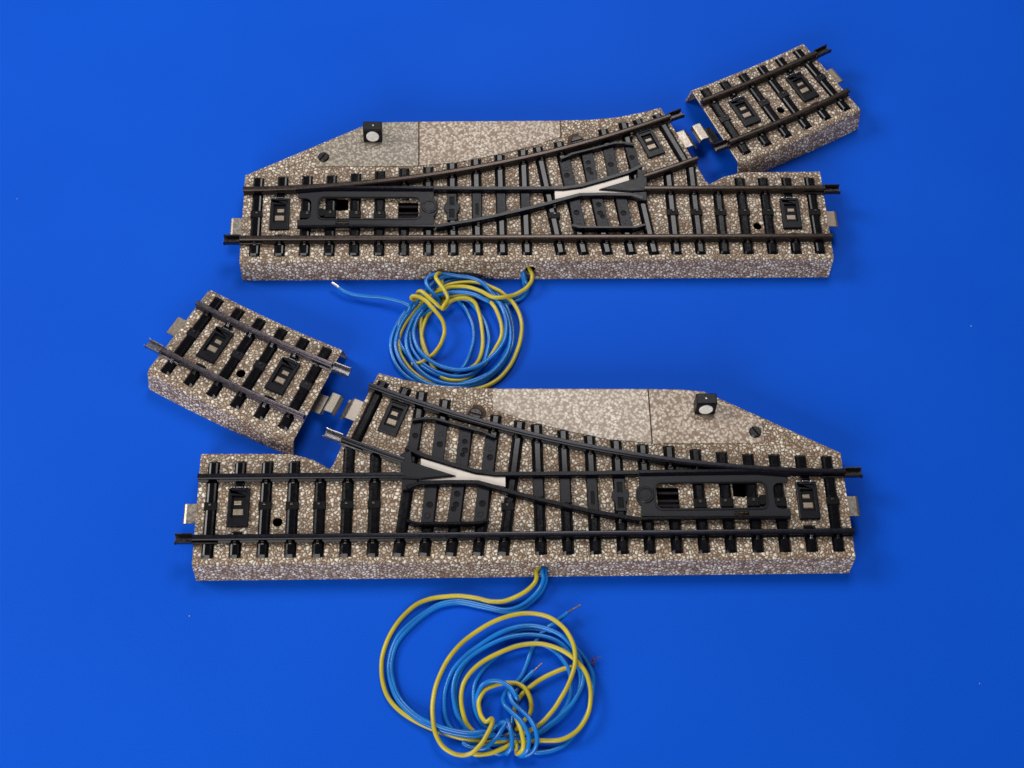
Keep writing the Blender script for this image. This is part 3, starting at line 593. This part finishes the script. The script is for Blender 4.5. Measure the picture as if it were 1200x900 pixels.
g2 = 'wires coiled below the lower switch'
wire('yellow_wire', [(632, 663, 3.8), (628.5, 670, 3.6), (629, 677, 3.2), (624, 686, 2.6), (610, 697, 2.0), (592, 704, 1.6), (575, 704.5, 1.6), (558, 701, 1.6), (540, 698.5, 1.6), (520, 699, 1.4), (500, 703, 1.2), (482, 713, 1), (464, 732, .9), (452, 756, .9), (447, 780, .9), (449, 802, .9), (457, 820, .9), (472, 836, 1.0), (492, 848, 1.2), (515, 857, 1.6), (540, 865, 1.8), (562, 868, 1.6), (585, 869, 1.4), (610, 869, 1.4), (633, 868, 1.8), (656, 867, 2.4), (675, 857, 2.8), (688.5, 838, 3.2), (692.5, 816, 3.4), (688.5, 793, 3.4), (678, 777, 3.2), (660, 763, 3.2), (638, 755, 3.2), (616, 755, 3.0), (590, 763, 2.8), (563, 777, 2.4),
                     (547, 794, 2.2), (540.5, 815, 2.0), (543, 838, 1.8), (551, 853, 1.2), (565, 862, .9), (588, 864, .9), (612, 860, 1.0), (631, 850, 2.4), (645, 836, 3.2), (657, 819, 3.6), (668.5, 796, 4.2), (674, 773, 4.6), (671, 752, 4.6), (659, 734, 4.2), (641, 722.5, 3.8), (617, 718.8, 3.4), (590, 723.5, 3.2), (563, 737, 2.8), (537, 758, 2.6), (520.5, 780, 2.4), (510.5, 805, 2.6), (507, 831, 3.2), (509, 855, 3.6), (517, 872, 3.0), (531, 883, 2.6), (545, 885, 3.2), (556, 880, 4.2), (566, 869, 5.0), (574, 854, 5.2), (577.5, 845, 4.6), (576, 842, 3.2), (569, 846, 2.4),
                     (563, 836, 2.0), (561.5, 821, 2.0), (568, 809, 2.0), (580, 803, 2.2), (594, 800, 2.2), (607, 801.5, 2.2), (617, 809, 2.2), (622, 822, 2.0), (621, 836, 1.6), (613, 846, 1.2), (603, 856, .9), (585, 866, .9), (560, 876, .9), (556, 884, 1.6), (574, 882.5, 2.2), (590, 877, 2.4), (603, 870, 2.2), (606, 876, 1.4), (606, 883, 2.4), (612, 879, 4.2), (613.5, 868, 5.2), (610.5, 855, 5.2), (605, 842, 4.2), (603, 833, 2.6), (607, 820, 1.2), (616, 809.5, 1.4), (632, 797.5, 2.0), (648, 788.5, 2.0), (662, 783, 1.8), (672, 782, 1.4)],
     M['yellow'], 'yellow wire of the lower coil, its widest loop running over the top of the bundle', 'wire', g2)
wire('blue_wire', [(637, 663, 3.6), (635.5, 670, 3.8), (637, 678, 3.2), (631, 692, 2.2), (612, 709, 1.4), (591, 714.5, 1.0), (564, 709, .9), (537, 704, .9), (515, 708, .9), (496, 719, .9), (476, 735, .9), (463, 752, .9), (455.5, 778, .9), (459, 804, .9), (470, 825, 1.2), (491, 844, 1.8), (518, 856, 2.8), (547, 862, 3.0), (570, 862, 2.6), (595, 866, 1.6), (620, 866, 1.6), (640, 851, 2.0), (657, 838, 2.2), (673, 821, 2.4), (683, 798, 2.6), (680.5, 775, 2.6), (671, 759, 2.6), (658, 745, 2.6), (641, 736.5, 2.6), (617, 733, 2.4), (590, 739.5, 2.2), (568, 752, 1.8), (547, 767, 1.6), (531, 785, 1.4), (522, 809, 1.2), (520.5, 831, 1.0),
                   (526, 850, .8), (545, 866, .8), (570, 868, .8), (596, 862, .9), (625, 860, 1.0), (650, 846, 1.2), (670, 826, 1.2), (680, 803, 1.2), (678, 781, 1.4), (668, 763, 1.6), (650, 750, 1.8), (627, 744, 1.8), (603, 745, 1.8), (579, 753, 1.8), (555, 767, 1.6), (539, 783, 1.6), (531, 804, 1.6), (533, 829, 1.4), (541, 846, 1.2), (556, 858, 1.0), (575, 858, 1.0), (582, 850, 2.0), (589, 846, 3.6), (592, 848, 4.0), (588, 856, 4.2), (580, 866, 3.8), (567, 877, 3.0), (552, 876, 2.0), (543, 870.5, 1.8), (560, 872, .8), (585, 884, .8), (600, 874, 1.0),
                   (594, 883, 2.6), (598.5, 878, 4.2), (600, 866, 5.0), (598, 853, 5.0), (595, 844, 4.0), (594, 850, 1.8), (610, 868, 1.0), (608, 883, 2.2), (613, 884.5, 3.4), (619, 877, 5.0), (619.5, 862, 5.6), (611, 846, 5.6), (597, 832, 4.8), (590.5, 824, 4.0), (590, 817, 2.8), (597, 806, 1.2), (608, 796, 1.0), (617, 779, .9), (623, 762, .9), (632, 745, .9), (643, 734.6, 2.2), (652, 728.5, 2.8), (665.5, 717.5, 3.2)],
     M['blue'], 'blue wire of the lower coil whose bare copper end points to the upper right', 'wire', g2,
     tips=[('wire', [(665, 718, 3.2), (672, 713.5, 3.4), (681, 708.5, 3.6)], M['copper'], .22)])
wire('blue_wire', [(640, 662, 3.2), (639, 671, 3.2), (640, 680, 2.4), (633, 695, 1.4), (614, 711, .8), (592, 717, .8), (566, 712, .8), (538, 706.5, .8), (516, 710, .8), (497, 721, .8), (478, 738, .8), (465, 755, .8), (458.5, 778, .8), (461.5, 802, .8), (472, 823, 1.0), (492, 841, 2.0), (518, 852.5, 3.6), (547, 858.5, 3.8), (570, 858, 3.0), (595, 870, .9), (625, 881, .8), (638, 881, .8), (652, 878, .8), (665, 870, .8), (680, 850, .8), (692, 826, .8), (695.5, 803, .9), (694, 788, 1.1), (687, 774, 1.3), (677, 762, 1.4), (665, 749, 1.4), (645, 740, 1.2), (615, 738, 1.0), (590, 747, .9), (560, 762, .8), (540, 785, .8), (533, 812, .8), (540, 842, .8), (558, 868, .8),
                   (590, 873, .8), (625, 864, .8), (652, 842, 2.0), (668, 816, 2.0), (668, 790, 2.0), (658, 771, 1.8), (645, 760, 1.4), (628, 754, 1.0), (600, 758, .8), (575, 775, .8), (557, 800, .8), (556, 828, 1.0), (566, 848, .9), (580, 855, .9), (563, 840, .8), (559, 822, 1.4), (563, 806, 2.8), (572, 799, 3.4), (585, 798, 3.8), (597, 805, 4.2), (605, 817, 4.4), (606, 822, 3.0), (600, 818, 2.4), (597, 812, 3.6), (601, 823, 4.4), (611, 833, 4.6), (621, 843, 5.2), (628, 856, 5.6), (629, 870, 5.0), (624, 881, 3.6), (614, 886, 2.2), (606, 882, .9), (600, 860, .7), (602, 835, .7), (604, 812, .8), (616, 796, 1.2), (626, 786, 1.8)],
     M['blue'], 'blue wire of the lower coil with one end inside the ring, frayed at right', 'wire', g2,
     tips=[('wire', [(625, 787, 1.8), (630, 782, 2.2), (635.5, 777, 2.5)], M['copper'], .2), ('fray', [(694, 774.5, .8)], M['fray'], 0)])

# lint and dust on the board
dm = MB()
for x, y in [(20, 233), (222, 722), (1148, 801), (1138, 382)]:
    q = W(x, y, .1); rr = random.uniform(.1, .2)
    P8 = [(q[0] + rr * random.uniform(.7, 1.4) * math.cos(k * .785), q[1] + rr * random.uniform(.7, 1.4) * math.sin(k * .785)) for k in range(8)]
    dm.prism(P8, 0.0, .15)
M['dust'] = black('pale dust', (.35, .36, .42), .8)
du = dm.build('dust', M['dust']); du['kind'] = 'stuff'; du['label'] = 'tiny pale specks of dust scattered over the blue board'

# ------------------------------------------------------------------ camera
cam = bpy.data.cameras.new('camera'); co = bpy.data.objects.new('camera', cam); col.objects.link(co)
cam.sensor_width = 36; cam.lens = 36 * CAM_F / 1200; cam.clip_start = .01; cam.clip_end = 20
co.matrix_world = Matrix.Translation((0, 0, CAM_H * MM)) @ Matrix.Rotation(CAM_A, 4, 'X') @ Matrix.Rotation(-CAM_R, 4, 'Z')
scn.camera = co

# ------------------------------------------------------------------ light
w = bpy.data.worlds.new('World'); scn.world = w; w.use_nodes = True
bg = w.node_tree.nodes['Background']; bg.inputs[0].default_value = (.86, .92, 1.0, 1); bg.inputs[1].default_value = .13
def area(name, loc, target, sx, sy, power, colr):
    l = bpy.data.lights.new(name, 'AREA'); l.shape = 'RECTANGLE'; l.size = sx; l.size_y = sy; l.energy = power; l.color = colr
    o = bpy.data.objects.new(name, l); col.objects.link(o); o.location = loc
    o.rotation_euler = (Vector(target) - Vector(loc)).to_track_quat('-Z', 'Y').to_euler()
area('window_light', (-.75, .42, .62), (0, .2, 0), .32, .32, 5.0, (1, .97, .93))
area('ceiling_light', (.03, .60, .66), (.01, .22, 0), .24, .30, 2.3, (1, .97, .96))
area('front_fill', (-.22, -.50, .34), (0, .2, 0), .5, .36, 4.2, (1, .97, .93))  # soft fill added in front to brighten the front slopes
scn.view_settings.view_transform = 'Standard'; scn.view_settings.look = 'None'; scn.view_settings.exposure = 0; scn.view_settings.gamma = 1
